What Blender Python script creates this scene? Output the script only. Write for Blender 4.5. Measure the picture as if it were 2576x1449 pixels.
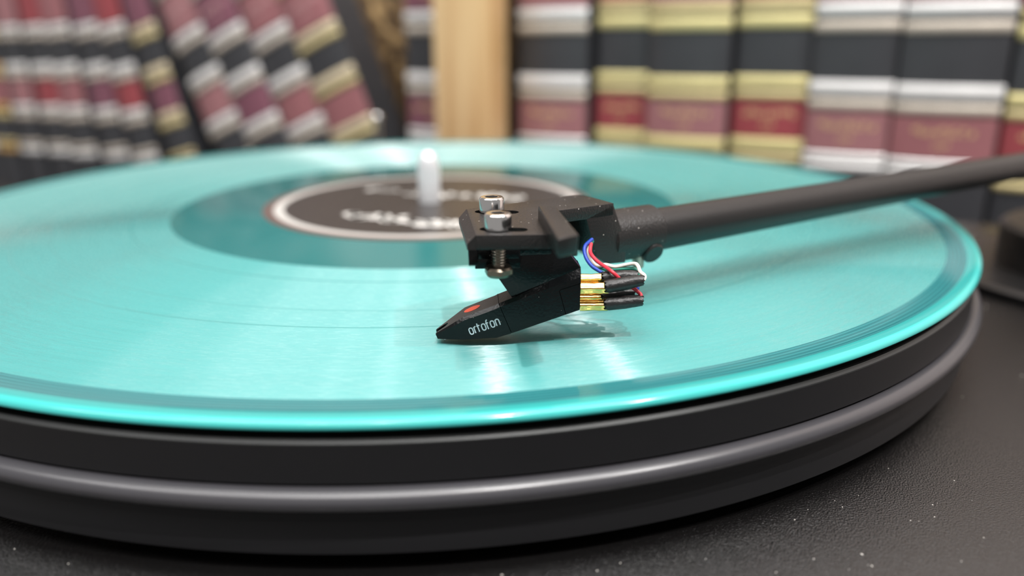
import bpy, bmesh, math, random
from mathutils import Vector, Matrix

random.seed(7)
for o in list(bpy.data.objects):
    bpy.data.objects.remove(o, do_unlink=True)
scene = bpy.context.scene
COL = scene.collection

# ------------------------------------------------------------------ camera, light, exposure
# All sizes below are millimetres: origin = centre of the record's top face, z up.
# TABLE is the height of the counter top under that origin; the scene is built in metres.
TABLE = -85.0
ZOFF = 0.75 - TABLE * 0.001


def W(x, y, z):
    return Vector((x * 0.001, y * 0.001, z * 0.001 + ZOFF))


yaw, pitch, roll = 0.100667, 0.302704, -0.006371
cam_pos = (0.0, -252.787, 50.285)
fwd = Vector((math.sin(yaw) * math.cos(pitch), math.cos(yaw) * math.cos(pitch), -math.sin(pitch)))
rt0 = Vector((math.cos(yaw), -math.sin(yaw), 0.0))
up0 = rt0.cross(fwd)
rt = rt0 * math.cos(roll) + up0 * math.sin(roll)
up = up0 * math.cos(roll) - rt0 * math.sin(roll)
cam_data = bpy.data.cameras.new('camera')
cam_data.sensor_fit = 'HORIZONTAL'
cam_data.sensor_width = 36.0
cam_data.lens = 2062.55 / 2576 * 36.0
cam_data.clip_start = 0.005
cam_data.clip_end = 50
cam_data.dof.use_dof = True
cam_data.dof.focus_distance = 0.1395
cam_data.dof.aperture_fstop = 7.4
cam = bpy.data.objects.new('camera', cam_data)
COL.objects.link(cam)
M = Matrix((rt, up, -fwd)).transposed().to_4x4()
M.translation = W(*cam_pos)
cam.matrix_world = M
scene.camera = cam

world = bpy.data.worlds.new('world')
scene.world = world
world.use_nodes = True
bg = world.node_tree.nodes['Background']
bg.inputs[0].default_value = (1.0, 0.97, 0.95, 1)
bg.inputs[1].default_value = 0.17

scene.view_settings.view_transform = 'Standard'
scene.view_settings.look = 'None'
scene.view_settings.gamma = 1.0
scene.view_settings.use_curve_mapping = False
scene.view_settings.exposure = 0.95

SPOT_POWER = 7.5        # watts of each small spotlight on the track (see light_track)
PANEL_POWER = 10.0       # watts of each added, unseen ceiling panel (see added_ceiling_light)

# ------------------------------------------------------------------ frames (mm)
PHI = math.radians(-34.0)                       # turntable and book row are turned this much
TX = Vector((math.cos(PHI), math.sin(PHI), 0))
TY = Vector((-math.sin(PHI), math.cos(PHI), 0))


def T(x, y, z):                                  # turntable / shelf frame
    return TX * x + TY * y + Vector((0, 0, z))


KA = math.radians(-3.0)
KS = Vector((math.cos(KA), math.sin(KA), 0))
KT = Vector((-math.sin(KA), math.cos(KA), 0))
K0 = Vector((1.5, -121.2, 0))


def K(s, t, z):                                  # cartridge frame: s along it, t away from the camera
    return K0 + KS * s + KT * t + Vector((0, 0, z))


AA = math.radians(27.3)
AD = KS * math.cos(AA) + KT * math.sin(AA)
AN = Vector((-AD.y, AD.x, 0))
A0 = K(28.4, 17.0, 0)


def AR(a, w, z):                                 # tonearm frame: a along the tube, w across
    return A0 + AD * a + AN * w + Vector((0, 0, z))


def ident(x, y, z):
    return Vector((x, y, z))


# ------------------------------------------------------------------ materials
MATS = {}


def nodes_of(name):
    m = bpy.data.materials.new(name)
    m.use_nodes = True
    nt = m.node_tree
    return m, nt, nt.nodes['Principled BSDF']


def plain(name, col, rough=0.5, metal=0.0, spec=0.5, bump=0.0, bscale=800, coat=0.0, var=0.0, vscale=60, specks=0.0, aniso=0.0):
    """procedural material: colour with slight noise, optional fine bump and pale dust specks"""
    if name in MATS:
        return MATS[name]
    m, nt, p = nodes_of(name)
    N, L = nt.nodes, nt.links
    p.inputs['Roughness'].default_value = rough
    p.inputs['Metallic'].default_value = metal
    p.inputs['Specular IOR Level'].default_value = spec
    p.inputs['Coat Weight'].default_value = coat
    tc = N.new('ShaderNodeTexCoord')
    nz = N.new('ShaderNodeTexNoise')
    nz.inputs['Scale'].default_value = vscale
    nz.inputs['Detail'].default_value = 4
    L.new(tc.outputs['Object'], nz.inputs['Vector'])
    mx = N.new('ShaderNodeMix')
    mx.data_type = 'RGBA'
    mx.inputs['A'].default_value = tuple(c * (1 - var) for c in col) + (1,)
    mx.inputs['B'].default_value = tuple(min(1, c * (1 + var)) for c in col) + (1,)
    L.new(nz.outputs['Fac'], mx.inputs['Factor'])
    out = mx.outputs['Result']
    if specks > 0:
        vo = N.new('ShaderNodeTexVoronoi')
        vo.inputs['Scale'].default_value = 1100
        L.new(tc.outputs['Object'], vo.inputs['Vector'])
        lt = N.new('ShaderNodeMath'); lt.operation = 'LESS_THAN'; lt.inputs[1].default_value = specks
        L.new(vo.outputs['Distance'], lt.inputs[0])
        wn = N.new('ShaderNodeSeparateColor')
        L.new(vo.outputs['Color'], wn.inputs[0])
        gt = N.new('ShaderNodeMath'); gt.operation = 'GREATER_THAN'; gt.inputs[1].default_value = 0.8
        L.new(wn.outputs[0], gt.inputs[0])
        mu = N.new('ShaderNodeMath'); mu.operation = 'MULTIPLY'
        L.new(lt.outputs[0], mu.inputs[0]); L.new(gt.outputs[0], mu.inputs[1])
        m2 = N.new('ShaderNodeMix'); m2.data_type = 'RGBA'
        m2.inputs['B'].default_value = (0.4, 0.37, 0.34, 1)
        L.new(mu.outputs[0], m2.inputs['Factor']); L.new(out, m2.inputs['A'])
        out = m2.outputs['Result']
    L.new(out, p.inputs['Base Color'])
    if bump > 0:
        nb = N.new('ShaderNodeTexNoise')
        nb.inputs['Scale'].default_value = bscale
        nb.inputs['Detail'].default_value = 3
        L.new(tc.outputs['Object'], nb.inputs['Vector'])
        b = N.new('ShaderNodeBump')
        b.inputs['Strength'].default_value = bump
        b.inputs['Distance'].default_value = 0.0005
        L.new(nb.outputs['Fac'], b.inputs['Height'])
        L.new(b.outputs['Normal'], p.inputs['Normal'])
    MATS[name] = m
    return m


M_PLINTH = plain('plinth_vinyl', (0.004, 0.0037, 0.0037), 0.21, spec=0.9, bump=0.42, bscale=3000, var=0.2)
M_PLATTER = plain('platter_black', (0.009, 0.009, 0.010), 0.45, spec=0.3, var=0.1)
M_EDGE_HIGHLIGHT = plain('platter_edge_highlight', (0.028, 0.030, 0.030), 0.4, spec=0.35)  # paler than the platter: the rim's highlight is put into this colour
M_MAT = plain('platter_mat', (0.008, 0.008, 0.008), 0.8, spec=0.2)
M_BELT = plain('belt_rubber', (0.042, 0.041, 0.046), 0.30, spec=0.7, var=0.05)
M_STEEL = plain('steel', (0.78, 0.77, 0.76), 0.16, metal=1.0, var=0.04, vscale=300)
M_BRUSH = plain('steel_satin', (0.80, 0.81, 0.83), 0.32, metal=0.55)
M_NUT = plain('nut_bronze', (0.22, 0.19, 0.15), 0.32, metal=1.0)
M_THREAD = plain('thread_steel', (0.40, 0.36, 0.31), 0.35, metal=1.0)
M_HEAD = plain('headshell_black', (0.010, 0.0092, 0.009), 0.34, spec=0.5, bump=0.25, bscale=2600, specks=0.12)
M_ARM = plain('arm_black', (0.008, 0.0078, 0.008), 0.33, spec=0.5, bump=0.12, bscale=2500)
M_CART = plain('cartridge_plastic', (0.003, 0.0035, 0.004), 0.20, spec=0.25, bump=0.10, bscale=2200, specks=0.07)
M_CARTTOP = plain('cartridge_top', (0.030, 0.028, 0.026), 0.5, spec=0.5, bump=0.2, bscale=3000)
M_SEAM = plain('seam_dark', (0.002, 0.002, 0.002), 0.9, spec=0.05)
M_DOT = plain('orange_paint', (0.60, 0.075, 0.035), 0.5)
M_PRINT = plain('pale_print', (0.55, 0.66, 0.70), 0.6)
M_GOLDPIN = plain('gold_plate', (0.95, 0.62, 0.20), 0.15, metal=1.0, var=0.1, vscale=500, bump=0.1, bscale=900)
M_SLEEVE = plain('shrink_sleeve', (0.008, 0.008, 0.008), 0.42, bump=0.6, bscale=600)
M_BLUE = plain('wire_blue', (0.010, 0.045, 0.33), 0.4)
M_RED = plain('wire_red', (0.60, 0.03, 0.05), 0.4)
M_WHITE = plain('wire_white', (0.72, 0.68, 0.60), 0.45)
M_GREEN = plain('wire_green', (0.01, 0.20, 0.14), 0.4)
M_DUST = plain('dust', (0.55, 0.52, 0.48), 0.8)
M_LABELDARK = plain('label_dark', (0.020, 0.017, 0.016), 0.36, var=0.1)
M_LABELEDGE = plain('label_edge', (0.085, 0.055, 0.048), 0.38)
M_LABELRING = plain('label_ring', (0.40, 0.39, 0.37), 0.4)
M_LABELTEXT = plain('label_text', (0.66, 0.65, 0.62), 0.45)
M_LEATHER = plain('book_leather', (0.036, 0.037, 0.042), 0.42, spec=0.6, bump=0.35, bscale=900, var=0.25, vscale=40)
M_PAGES = plain('book_pages', (0.62, 0.54, 0.40), 0.85, var=0.2, vscale=500)
M_SILVER = plain('band_silver', (0.76, 0.75, 0.74), 0.40, metal=0.25, var=0.12, vscale=80)
M_SILVERDULL = plain('band_silver_dull', (0.54, 0.48, 0.41), 0.5, metal=0.25, var=0.15, vscale=80)
M_GOLD = plain('band_gold', (0.70, 0.62, 0.30), 0.40, metal=0.3, var=0.15, vscale=80)
M_GOLDDULL = plain('band_gold_dull', (0.56, 0.47, 0.24), 0.5, metal=0.25, var=0.15, vscale=80)
M_CREAM = plain('band_cream', (0.70, 0.60, 0.42), 0.42, metal=0.25, var=0.12, vscale=80)
M_FADED = plain('faded_letters', (0.50, 0.30, 0.30), 0.5)
M_ORANGE = plain('band_orange', (0.60, 0.36, 0.12), 0.42, metal=0.4, var=0.15, vscale=80)
M_GILT = plain('gilt_letters', (0.78, 0.54, 0.28), 0.4, metal=0.4)
REDS = [plain('label_red_%s' % n, c, 0.42, spec=0.6, var=0.15, vscale=50) for n, c in (
    ('rose', (0.31, 0.14, 0.15)), ('crimson', (0.29, 0.055, 0.065)), ('plum', (0.19, 0.070, 0.10)), ('wine', (0.29, 0.115, 0.125)))]
M_COUNTER = plain('counter_dark', (0.030, 0.027, 0.025), 0.45, bump=0.1)
M_WALL = plain('wall_paint', (0.66, 0.57, 0.53), 0.8, var=0.04, vscale=8)
M_LAMPBODY = plain('lamp_black', (0.02, 0.02, 0.02), 0.5)


def mat_wood():
    m, nt, p = nodes_of('pine_wood')
    N, L = nt.nodes, nt.links
    tc = N.new('ShaderNodeTexCoord')
    mp = N.new('ShaderNodeMapping')
    mp.inputs['Scale'].default_value = (55, 55, 3.2)
    L.new(tc.outputs['Object'], mp.inputs['Vector'])
    nz = N.new('ShaderNodeTexNoise'); nz.inputs['Scale'].default_value = 1.6; nz.inputs['Detail'].default_value = 5
    nz.inputs['Distortion'].default_value = 0.6
    L.new(mp.outputs['Vector'], nz.inputs['Vector'])
    cr = N.new('ShaderNodeValToRGB')
    cr.color_ramp.elements[0].position = 0.30; cr.color_ramp.elements[0].color = (0.68, 0.40, 0.175, 1)
    cr.color_ramp.elements[1].position = 0.68; cr.color_ramp.elements[1].color = (0.92, 0.66, 0.36, 1)
    L.new(nz.outputs['Fac'], cr.inputs['Fac'])
    L.new(cr.outputs['Color'], p.inputs['Base Color'])
    p.inputs['Roughness'].default_value = 0.5
    return m


def mat_marble():
    m, nt, p = nodes_of('marbled_paper')
    N, L = nt.nodes, nt.links
    tc = N.new('ShaderNodeTexCoord')
    nz = N.new('ShaderNodeTexNoise'); nz.inputs['Scale'].default_value = 42; nz.inputs['Detail'].default_value = 6
    nz.inputs['Distortion'].default_value = 2.2
    L.new(tc.outputs['Object'], nz.inputs['Vector'])
    cr = N.new('ShaderNodeValToRGB')
    e = cr.color_ramp.elements
    e[0].position = 0.36; e[0].color = (0.022, 0.012, 0.006, 1)
    e[1].position = 0.64; e[1].color = (0.52, 0.36, 0.17, 1)
    k = e.new(0.50); k.color = (0.085, 0.050, 0.020, 1)
    k = e.new(0.57); k.color = (0.20, 0.125, 0.05, 1)
    L.new(nz.outputs['Fac'], cr.inputs['Fac'])
    L.new(cr.outputs['Color'], p.inputs['Base Color'])
    p.inputs['Roughness'].default_value = 0.5
    return m


def mat_vinyl():
    """turquoise record: zones by radius, groove field with tangential anisotropy and ring noise"""
    m, nt, p = nodes_of('turquoise_vinyl')
    N, L = nt.nodes, nt.links

    def math_(op, a, b=None, c=None):
        n = N.new('ShaderNodeMath'); n.operation = op
        for i, v in enumerate((a, b, c)):
            if v is None:
                continue
            if isinstance(v, (int, float)):
                n.inputs[i].default_value = v
            else:
                L.new(v, n.inputs[i])
        return n.outputs[0]

    tc = N.new('ShaderNodeTexCoord')
    sx = N.new('ShaderNodeSeparateXYZ'); L.new(tc.outputs['Object'], sx.inputs[0])
    R = math_('MULTIPLY', math_('SQRT', math_('ADD', math_('MULTIPLY', sx.outputs[0], sx.outputs[0]), math_('MULTIPLY', sx.outputs[1], sx.outputs[1]))), 1000)
    ang = math_('ARCTAN2', sx.outputs[1], sx.outputs[0])
    groove = math_('MULTIPLY', math_('SMOOTH_MIN', math_('GREATER_THAN', R, 75.2), 1.0, 0.0), math_('LESS_THAN', R, 143.4))
    lead = math_('MULTIPLY', math_('GREATER_THAN', R, 143.4), math_('LESS_THAN', R, 147.6))
    rim = math_('GREATER_THAN', R, 147.6)
    # silent bands between the tracks and spaced lead-in turns
    gap = None
    for r0, w in ((85.2, 0.30), (103.9, 0.14), (113.3, 0.22)):
        g = math_('LESS_THAN', math_('ABSOLUTE', math_('SUBTRACT', R, r0)), w)
        gap = g if gap is None else math_('MAXIMUM', gap, g)
    turns = math_('MULTIPLY', lead, math_('GREATER_THAN', math_('SINE', math_('MULTIPLY', R, 2 * math.pi / 0.85)), 0.55))
    flat = math_('MAXIMUM', math_('SUBTRACT', 1.0, groove), gap)
    # ring noise: fast across the grooves, slow along them
    cb = N.new('ShaderNodeCombineXYZ')
    L.new(math_('MULTIPLY', R, 1.0), cb.inputs[0]); L.new(math_('MULTIPLY', math_('COSINE', ang), 2.2), cb.inputs[1]); L.new(math_('MULTIPLY', math_('SINE', ang), 2.2), cb.inputs[2])
    n1 = N.new('ShaderNodeTexNoise'); n1.inputs['Scale'].default_value = 1.7; n1.inputs['Detail'].default_value = 5; n1.inputs['Roughness'].default_value = 0.7
    L.new(cb.outputs[0], n1.inputs['Vector'])
    cb2 = N.new('ShaderNodeCombineXYZ')
    L.new(math_('MULTIPLY', R, 1.0), cb2.inputs[0]); L.new(math_('MULTIPLY', math_('COSINE', ang), 14.0), cb2.inputs[1]); L.new(math_('MULTIPLY', math_('SINE', ang), 14.0), cb2.inputs[2])
    n2 = N.new('ShaderNodeTexNoise'); n2.inputs['Scale'].default_value = 3.2; n2.inputs['Detail'].default_value = 3
    L.new(cb2.outputs[0], n2.inputs['Vector'])

    cb3 = N.new('ShaderNodeCombineXYZ')
    L.new(math_('MULTIPLY', R, 1.0), cb3.inputs[0]); L.new(math_('MULTIPLY', math_('COSINE', ang), 9.0), cb3.inputs[1]); L.new(math_('MULTIPLY', math_('SINE', ang), 9.0), cb3.inputs[2])
    n3 = N.new('ShaderNodeTexNoise'); n3.inputs['Scale'].default_value = 4.3; n3.inputs['Detail'].default_value = 4; n3.inputs['Roughness'].default_value = 0.65
    L.new(cb3.outputs[0], n3.inputs['Vector'])

    def mixc(f, a, b):
        x = N.new('ShaderNodeMix'); x.data_type = 'RGBA'
        L.new(f, x.inputs['Factor'])
        for k, v in (('A', a), ('B', b)):
            if isinstance(v, tuple):
                x.inputs[k].default_value = v
            else:
                L.new(v, x.inputs[k])
        return x.outputs['Result']

    dead = (0.013, 0.125, 0.125, 1)
    gcol = mixc(n1.outputs['Fac'], (0.046, 0.250, 0.244, 1), (0.076, 0.312, 0.305, 1))
    c = mixc(groove, dead, gcol)
    c = mixc(lead, c, (0.018, 0.12, 0.13, 1))
    c = mixc(turns, c, (0.036, 0.19, 0.20, 1))
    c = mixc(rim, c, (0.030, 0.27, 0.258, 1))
    c = mixc(math_('GREATER_THAN', R, 149.55), c, (0.045, 0.38, 0.36, 1))  # brighter outermost edge: glow through the vinyl put into the colour
    c = mixc(math_('MULTIPLY', gap, 0.4), c, dead)
    L.new(c, p.inputs['Base Color'])
    # body colour below, reflections above: along the grooves they stay sharp, across them they smear
    p.inputs['Specular IOR Level'].default_value = 0.0
    p.inputs['Roughness'].default_value = 0.9
    notflat = math_('SUBTRACT', 1.0, flat)
    tg = N.new('ShaderNodeTangent'); tg.direction_type = 'RADIAL'; tg.axis = 'Z'
    bp = N.new('ShaderNodeBump'); bp.inputs['Distance'].default_value = 0.00005
    bp.inputs['Strength'].default_value = 0.15
    L.new(math_('MULTIPLY', n1.outputs['Fac'], groove), bp.inputs['Height'])

    def tilted(k):
        """normal of a groove wall: the face normal leaned outwards (k > 0) or inwards along the radius"""
        cv = N.new('ShaderNodeCombineXYZ')
        kk = math_('ADD', k, math_('MULTIPLY', math_('SUBTRACT', n2.outputs['Fac'], 0.5), 0.40))
        jj = math_('MULTIPLY', math_('SUBTRACT', n3.outputs['Fac'], 0.5), 0.15)
        ca_, sa_ = math_('COSINE', ang), math_('SINE', ang)
        L.new(math_('SUBTRACT', math_('MULTIPLY', ca_, kk), math_('MULTIPLY', sa_, jj)), cv.inputs[0])
        L.new(math_('ADD', math_('MULTIPLY', sa_, kk), math_('MULTIPLY', ca_, jj)), cv.inputs[1])
        ad = N.new('ShaderNodeVectorMath'); ad.operation = 'ADD'
        L.new(bp.outputs[0], ad.inputs[0]); L.new(cv.outputs[0], ad.inputs[1])
        nm = N.new('ShaderNodeVectorMath'); nm.operation = 'NORMALIZE'
        L.new(ad.outputs[0], nm.inputs[0])
        return nm.outputs[0]

    def layer(below, normal, rough, aniso, weight):
        g = N.new('ShaderNodeBsdfAnisotropic')
        for sock, v in (('Roughness', rough), ('Anisotropy', aniso)):
            if isinstance(v, (int, float)):
                g.inputs[sock].default_value = v
            else:
                L.new(v, g.inputs[sock])
        L.new(tg.outputs[0], g.inputs['Tangent']); L.new(normal, g.inputs['Normal'])
        fz = N.new('ShaderNodeFresnel'); fz.inputs['IOR'].default_value = 1.55
        L.new(normal, fz.inputs['Normal'])
        ms = N.new('ShaderNodeMixShader')
        L.new(math_('MULTIPLY', fz.outputs[0], weight), ms.inputs[0]); L.new(below, ms.inputs[1]); L.new(g.outputs[0], ms.inputs[2])
        return ms.outputs[0]

    rg = math_('ADD', 0.24, math_('MULTIPLY', n2.outputs['Fac'], 0.12))
    r0 = math_('ADD', math_('MULTIPLY', rg, notflat), math_('MULTIPLY', flat, 0.12))
    w0 = math_('SUBTRACT', 1.0, math_('MULTIPLY', notflat, 0.45))
    sh = layer(p.outputs[0], bp.outputs[0], r0, math_('MULTIPLY', notflat, 0.72), w0)
    rw = math_('ADD', 0.17, math_('MULTIPLY', n2.outputs['Fac'], 0.18))
    ww = math_('MULTIPLY', notflat, math_('ADD', 0.10, math_('MULTIPLY', n2.outputs['Fac'], 0.8)))
    sh = layer(sh, tilted(0.85), rw, 0.80, ww)
    sh = layer(sh, tilted(-0.85), rw, 0.80, math_('MULTIPLY', ww, 0.4))
    L.new(sh, N['Material Output'].inputs['Surface'])
    return m


M_WOOD = mat_wood()
M_MARBLE = mat_marble()
M_VINYL = mat_vinyl()

# ------------------------------------------------------------------ mesh helpers (points in mm)
ROOT_INV = {}


class MB:
    def __init__(self):
        self.bm = bmesh.new()

    def verts(self, pts):
        return [self.bm.verts.new(p) for p in pts]

    def face(self, vs):
        try:
            return self.bm.faces.new(vs)
        except ValueError:
            return None

    def prism(self, poly, lo, hi, fr):
        """poly of (a,b); fr(a,b,c) -> point; c from lo to hi. lo/hi may be functions of (a,b)"""
        f0 = (lambda a, b: lo) if not callable(lo) else lo
        f1 = (lambda a, b: hi) if not callable(hi) else hi
        v0 = self.verts([fr(a, b, f0(a, b)) for a, b in poly])
        v1 = self.verts([fr(a, b, f1(a, b)) for a, b in poly])
        n = len(poly)
        self.face(v0[::-1]); self.face(v1)
        for i in range(n):
            self.face([v0[i], v0[(i + 1) % n], v1[(i + 1) % n], v1[i]])
        return self

    def box(self, x0, x1, y0, y1, z0, z1, fr=ident):
        return self.prism([(x0, y0), (x1, y0), (x1, y1), (x0, y1)], z0, z1, fr)

    def lathe(self, prof, seg=128, fr=ident, closed=True):
        """prof: list of (r, z); r=0 allowed at the ends"""
        rings = []
        for r, z in prof:
            if r < 1e-6:
                rings.append(self.verts([fr(0, 0, z)]))
            else:
                rings.append(self.verts([fr(r * math.cos(2 * math.pi * i / seg), r * math.sin(2 * math.pi * i / seg), z) for i in range(seg)]))
        pairs = list(zip(rings[:-1], rings[1:]))
        if closed and len(rings[0]) > 1 and len(rings[-1]) > 1:
            pairs.append((rings[-1], rings[0]))
        for a, b in pairs:
            for i in range(seg):
                j = (i + 1) % seg
                if len(a) == 1 and len(b) == 1:
                    continue
                if len(a) == 1:
                    self.face([a[0], b[j], b[i]])
                elif len(b) == 1:
                    self.face([a[i], a[j], b[0]])
                else:
                    self.face([a[i], a[j], b[j], b[i]])
        return self

    def tube(self, path, rad, seg=12, sub=6):
        """smooth tube through points; rad is a number or a list per point"""
        P = [Vector(q) for q in path]
        rr = rad if isinstance(rad, (list, tuple)) else [rad] * len(P)
        pts, rs = [], []
        for i in range(len(P) - 1):
            p0, p1, p2, p3 = P[max(i - 1, 0)], P[i], P[i + 1], P[min(i + 2, len(P) - 1)]
            for k in range(sub):
                t = k / sub
                pts.append(0.5 * ((2 * p1) + (p2 - p0) * t + (2 * p0 - 5 * p1 + 4 * p2 - p3) * t * t + (3 * p1 - p0 - 3 * p2 + p3) * t ** 3))
                rs.append(rr[i] * (1 - t) + rr[i + 1] * t)
        pts.append(P[-1]); rs.append(rr[-1])
        up_ = Vector((0.13, 0.31, 0.94))
        prev = None
        for i, q in enumerate(pts):
            d = (pts[min(i + 1, len(pts) - 1)] - pts[max(i - 1, 0)]).normalized()
            n = (up_ - d * up_.dot(d)).normalized()
            b = d.cross(n)
            up_ = n
            ring = self.verts([q + (n * math.cos(2 * math.pi * k / seg) + b * math.sin(2 * math.pi * k / seg)) * rs[i] for k in range(seg)])
            if prev:
                for k in range(seg):
                    self.face([prev[k], prev[(k + 1) % seg], ring[(k + 1) % seg], ring[k]])
            else:
                self.face(ring[::-1])
            prev = ring
        self.face(prev)
        return self

    def cyl(self, p0, p1, r0, r1=None, seg=48, bev=0.0):
        """closed cylinder between two points, with an optional rounded end edge"""
        p0, p1 = Vector(p0), Vector(p1)
        d = (p1 - p0); ln = d.length; d.normalize()
        n = d.orthogonal().normalized(); b = d.cross(n)
        r1 = r0 if r1 is None else r1
        prof = [(0, 0), (max(r0 - bev, 1e-4), 0), (r0, bev), (r1, ln - bev), (max(r1 - bev, 1e-4), ln), (0, ln)] if bev else [(0, 0), (r0, 0), (r1, ln), (0, ln)]
        return self.lathe(prof, seg, lambda x, y, z: p0 + n * x + b * y + d * z, closed=False)

    def ribbon(self, line, w, fr, h=0.0, off=0.0):
        """flat stroke of width w along a 2-D line; fr(u, v, out) -> point; real thickness from off to h"""
        L_, R_ = [], []
        n = len(line)
        for i, (x, y) in enumerate(line):
            a = line[max(i - 1, 0)]; c = line[min(i + 1, n - 1)]
            dx, dy = c[0] - a[0], c[1] - a[1]
            ln = math.hypot(dx, dy) or 1
            nx, ny = -dy / ln * w / 2, dx / ln * w / 2
            L_.append((x + nx, y + ny)); R_.append((x - nx, y - ny))
        t = [self.verts([fr(*L_[i], h), fr(*R_[i], h)]) for i in range(n)]
        b = [self.verts([fr(*L_[i], off), fr(*R_[i], off)]) for i in range(n)]
        for i in range(n - 1):
            self.face([t[i][0], t[i][1], t[i + 1][1], t[i + 1][0]])
            self.face([b[i][0], b[i + 1][0], b[i + 1][1], b[i][1]])
            self.face([t[i][0], t[i + 1][0], b[i + 1][0], b[i][0]])
            self.face([t[i][1], b[i][1], b[i + 1][1], t[i + 1][1]])
        return self

    def bevel(self, off, seg=2, ang=25):
        bmesh.ops.recalc_face_normals(self.bm, faces=self.bm.faces[:])
        es = [e for e in self.bm.edges if len(e.link_faces) == 2 and e.calc_face_angle(0) > math.radians(ang)]
        bmesh.ops.bevel(self.bm, geom=es, offset=off, segments=seg, profile=0.5, affect='EDGES', clamp_overlap=True)
        return self


def empty(name, loc, rot=None):
    o = bpy.data.objects.new(name, None)
    o.empty_display_size = 0.01
    mw = (rot.to_4x4() if rot is not None else Matrix.Identity(4))
    mw.translation = loc
    o.matrix_world = mw
    COL.objects.link(o)
    ROOT_INV[o.name] = mw.inverted()
    return o


def smooth_by_angle(me, ang=35):
    bm = bmesh.new(); bm.from_mesh(me)
    for f in bm.faces:
        f.smooth = True
    for e in bm.edges:
        e.smooth = not (len(e.link_faces) == 2 and e.calc_face_angle(0) > math.radians(ang))
    bm.to_mesh(me); bm.free()


def root_of(o):
    while o.parent:
        o = o.parent
    return o


def part(name, mb, mat, parent=None, smooth=35, local=False):
    """link the collected shape as ONE mesh object; world millimetres unless local"""
    bm = mb.bm
    bmesh.ops.remove_doubles(bm, verts=bm.verts[:], dist=1e-5)
    bmesh.ops.recalc_face_normals(bm, faces=bm.faces[:])
    if local:
        for v in bm.verts:
            v.co = v.co * 0.001
    else:
        inv = ROOT_INV[root_of(parent).name] if parent else Matrix.Identity(4)
        for v in bm.verts:
            v.co = inv @ W(*v.co)
    me = bpy.data.meshes.new(name)
    bm.to_mesh(me); bm.free()
    smooth_by_angle(me, smooth)
    me.materials.append(mat)
    o = bpy.data.objects.new(name, me)
    COL.objects.link(o)
    if parent:
        o.parent = parent
    return o


def cut(o, mb, parent_for_space):
    """carve mb (world mm) out of o for good"""
    c = part('cutter', mb, M_SEAM, None)
    inv = ROOT_INV[root_of(parent_for_space).name]
    c.data.transform(inv)
    c.parent = root_of(parent_for_space)
    md = o.modifiers.new('cut', 'BOOLEAN'); md.object = c; md.operation = 'DIFFERENCE'; md.solver = 'EXACT'
    bpy.context.view_layer.update()
    dg = bpy.context.evaluated_depsgraph_get()
    me = bpy.data.meshes.new_from_object(o.evaluated_get(dg))
    o.modifiers.clear()
    old = o.data; o.data = me
    bpy.data.meshes.remove(old)
    bpy.data.objects.remove(c, do_unlink=True)
    smooth_by_angle(o.data, 35)


def tag(o, label=None, cat=None, group=None, kind=None):
    for k, v in (('label', label), ('category', cat), ('group', group), ('kind', kind)):
        if v:
            o[k] = v
    return o


# ------------------------------------------------------------------ stroke letters
def arc(cx, cy, rx, ry, a0, a1, n=14):
    return [(cx + rx * math.cos(math.radians(a0 + (a1 - a0) * i / n)), cy + ry * math.sin(math.radians(a0 + (a1 - a0) * i / n))) for i in range(n + 1)]


def oval(x0, w, h):        # rounded-rectangle ring
    r = w / 2
    return arc(x0 + r, h - r, r, r, 0, 180) + arc(x0 + r, r, r, r, 180, 360) + [(x0 + w, h - r)]


GLYPH = {
    'o': (0.62, [oval(0.04, 0.54, 1.0)]),
    'r': (0.40, [[(0.06, 0), (0.06, 1.0)], [(0.06, 0.62)] + arc(0.34, 0.68, 0.28, 0.32, 180, 90)]),
    't': (0.44, [[(0.10, 0), (0.10, 1.36)], [(-0.08, 0.97), (0.40, 0.97)]]),
    'f': (0.42, [[(0.10, -0.05), (0.10, 1.1)] + arc(0.34, 1.1, 0.24, 0.30, 180, 90), [(-0.08, 0.93), (0.36, 0.93)]]),
    'n': (0.62, [[(0.06, 0), (0.06, 1.0)], [(0.06, 0.70)] + arc(0.32, 0.72, 0.26, 0.28, 180, 0) + [(0.58, 0)]]),
    'c': (0.58, [arc(0.30, 0.5, 0.27, 0.5, 50, 310)]),
    'l': (0.24, [[(0.08, 0), (0.08, 1.35)]]),
    'e': (0.60, [[(0.05, 0.5), (0.56, 0.5)] + arc(0.30, 0.5, 0.26, 0.5, 0, 300)]),
    'm': (0.92, [[(0.06, 0), (0.06, 1.0)], [(0.06, 0.75)] + arc(0.27, 0.75, 0.21, 0.25, 180, 0) + [(0.48, 0)], [(0.48, 0.75)] + arc(0.69, 0.75, 0.21, 0.25, 180, 0) + [(0.90, 0)]]),
    's': (0.55, [arc(0.28, 0.74, 0.22, 0.26, 40, 270, 10) + arc(0.28, 0.24, 0.22, 0.24, 90, -140, 10)]),
}

# illegible marks for print that the picture shows only as a blur: loose hooks and strokes, no letters
_rg = random.Random(3)
for _k in 'ABCDEFGH':
    _l = []
    for _i in range(3):
        _a = _rg.uniform(0, 360)
        _l.append(arc(0.28 + _rg.uniform(-0.08, 0.08), 0.5 + _rg.uniform(-0.25, 0.25), _rg.uniform(0.10, 0.24), _rg.uniform(0.18, 0.42), _a, _a + _rg.uniform(70, 150), 7))
    GLYPH[_k] = (0.55, _l)


def word_width(w, gap=0.16):
    return sum(GLYPH[c][0] + gap for c in w) - gap


def write(mb, word, size, stroke, fr, x0=0.0, y0=0.0, h=0.05, off=0.0, gap=0.16):
    x = x0
    for c in word:
        adv, lines = GLYPH[c]
        for ln in lines:
            mb.ribbon([(x + px * size, y0 + py * size) for px, py in ln], stroke, fr, h, off)
        x += (adv + gap) * size
    return mb


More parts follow.
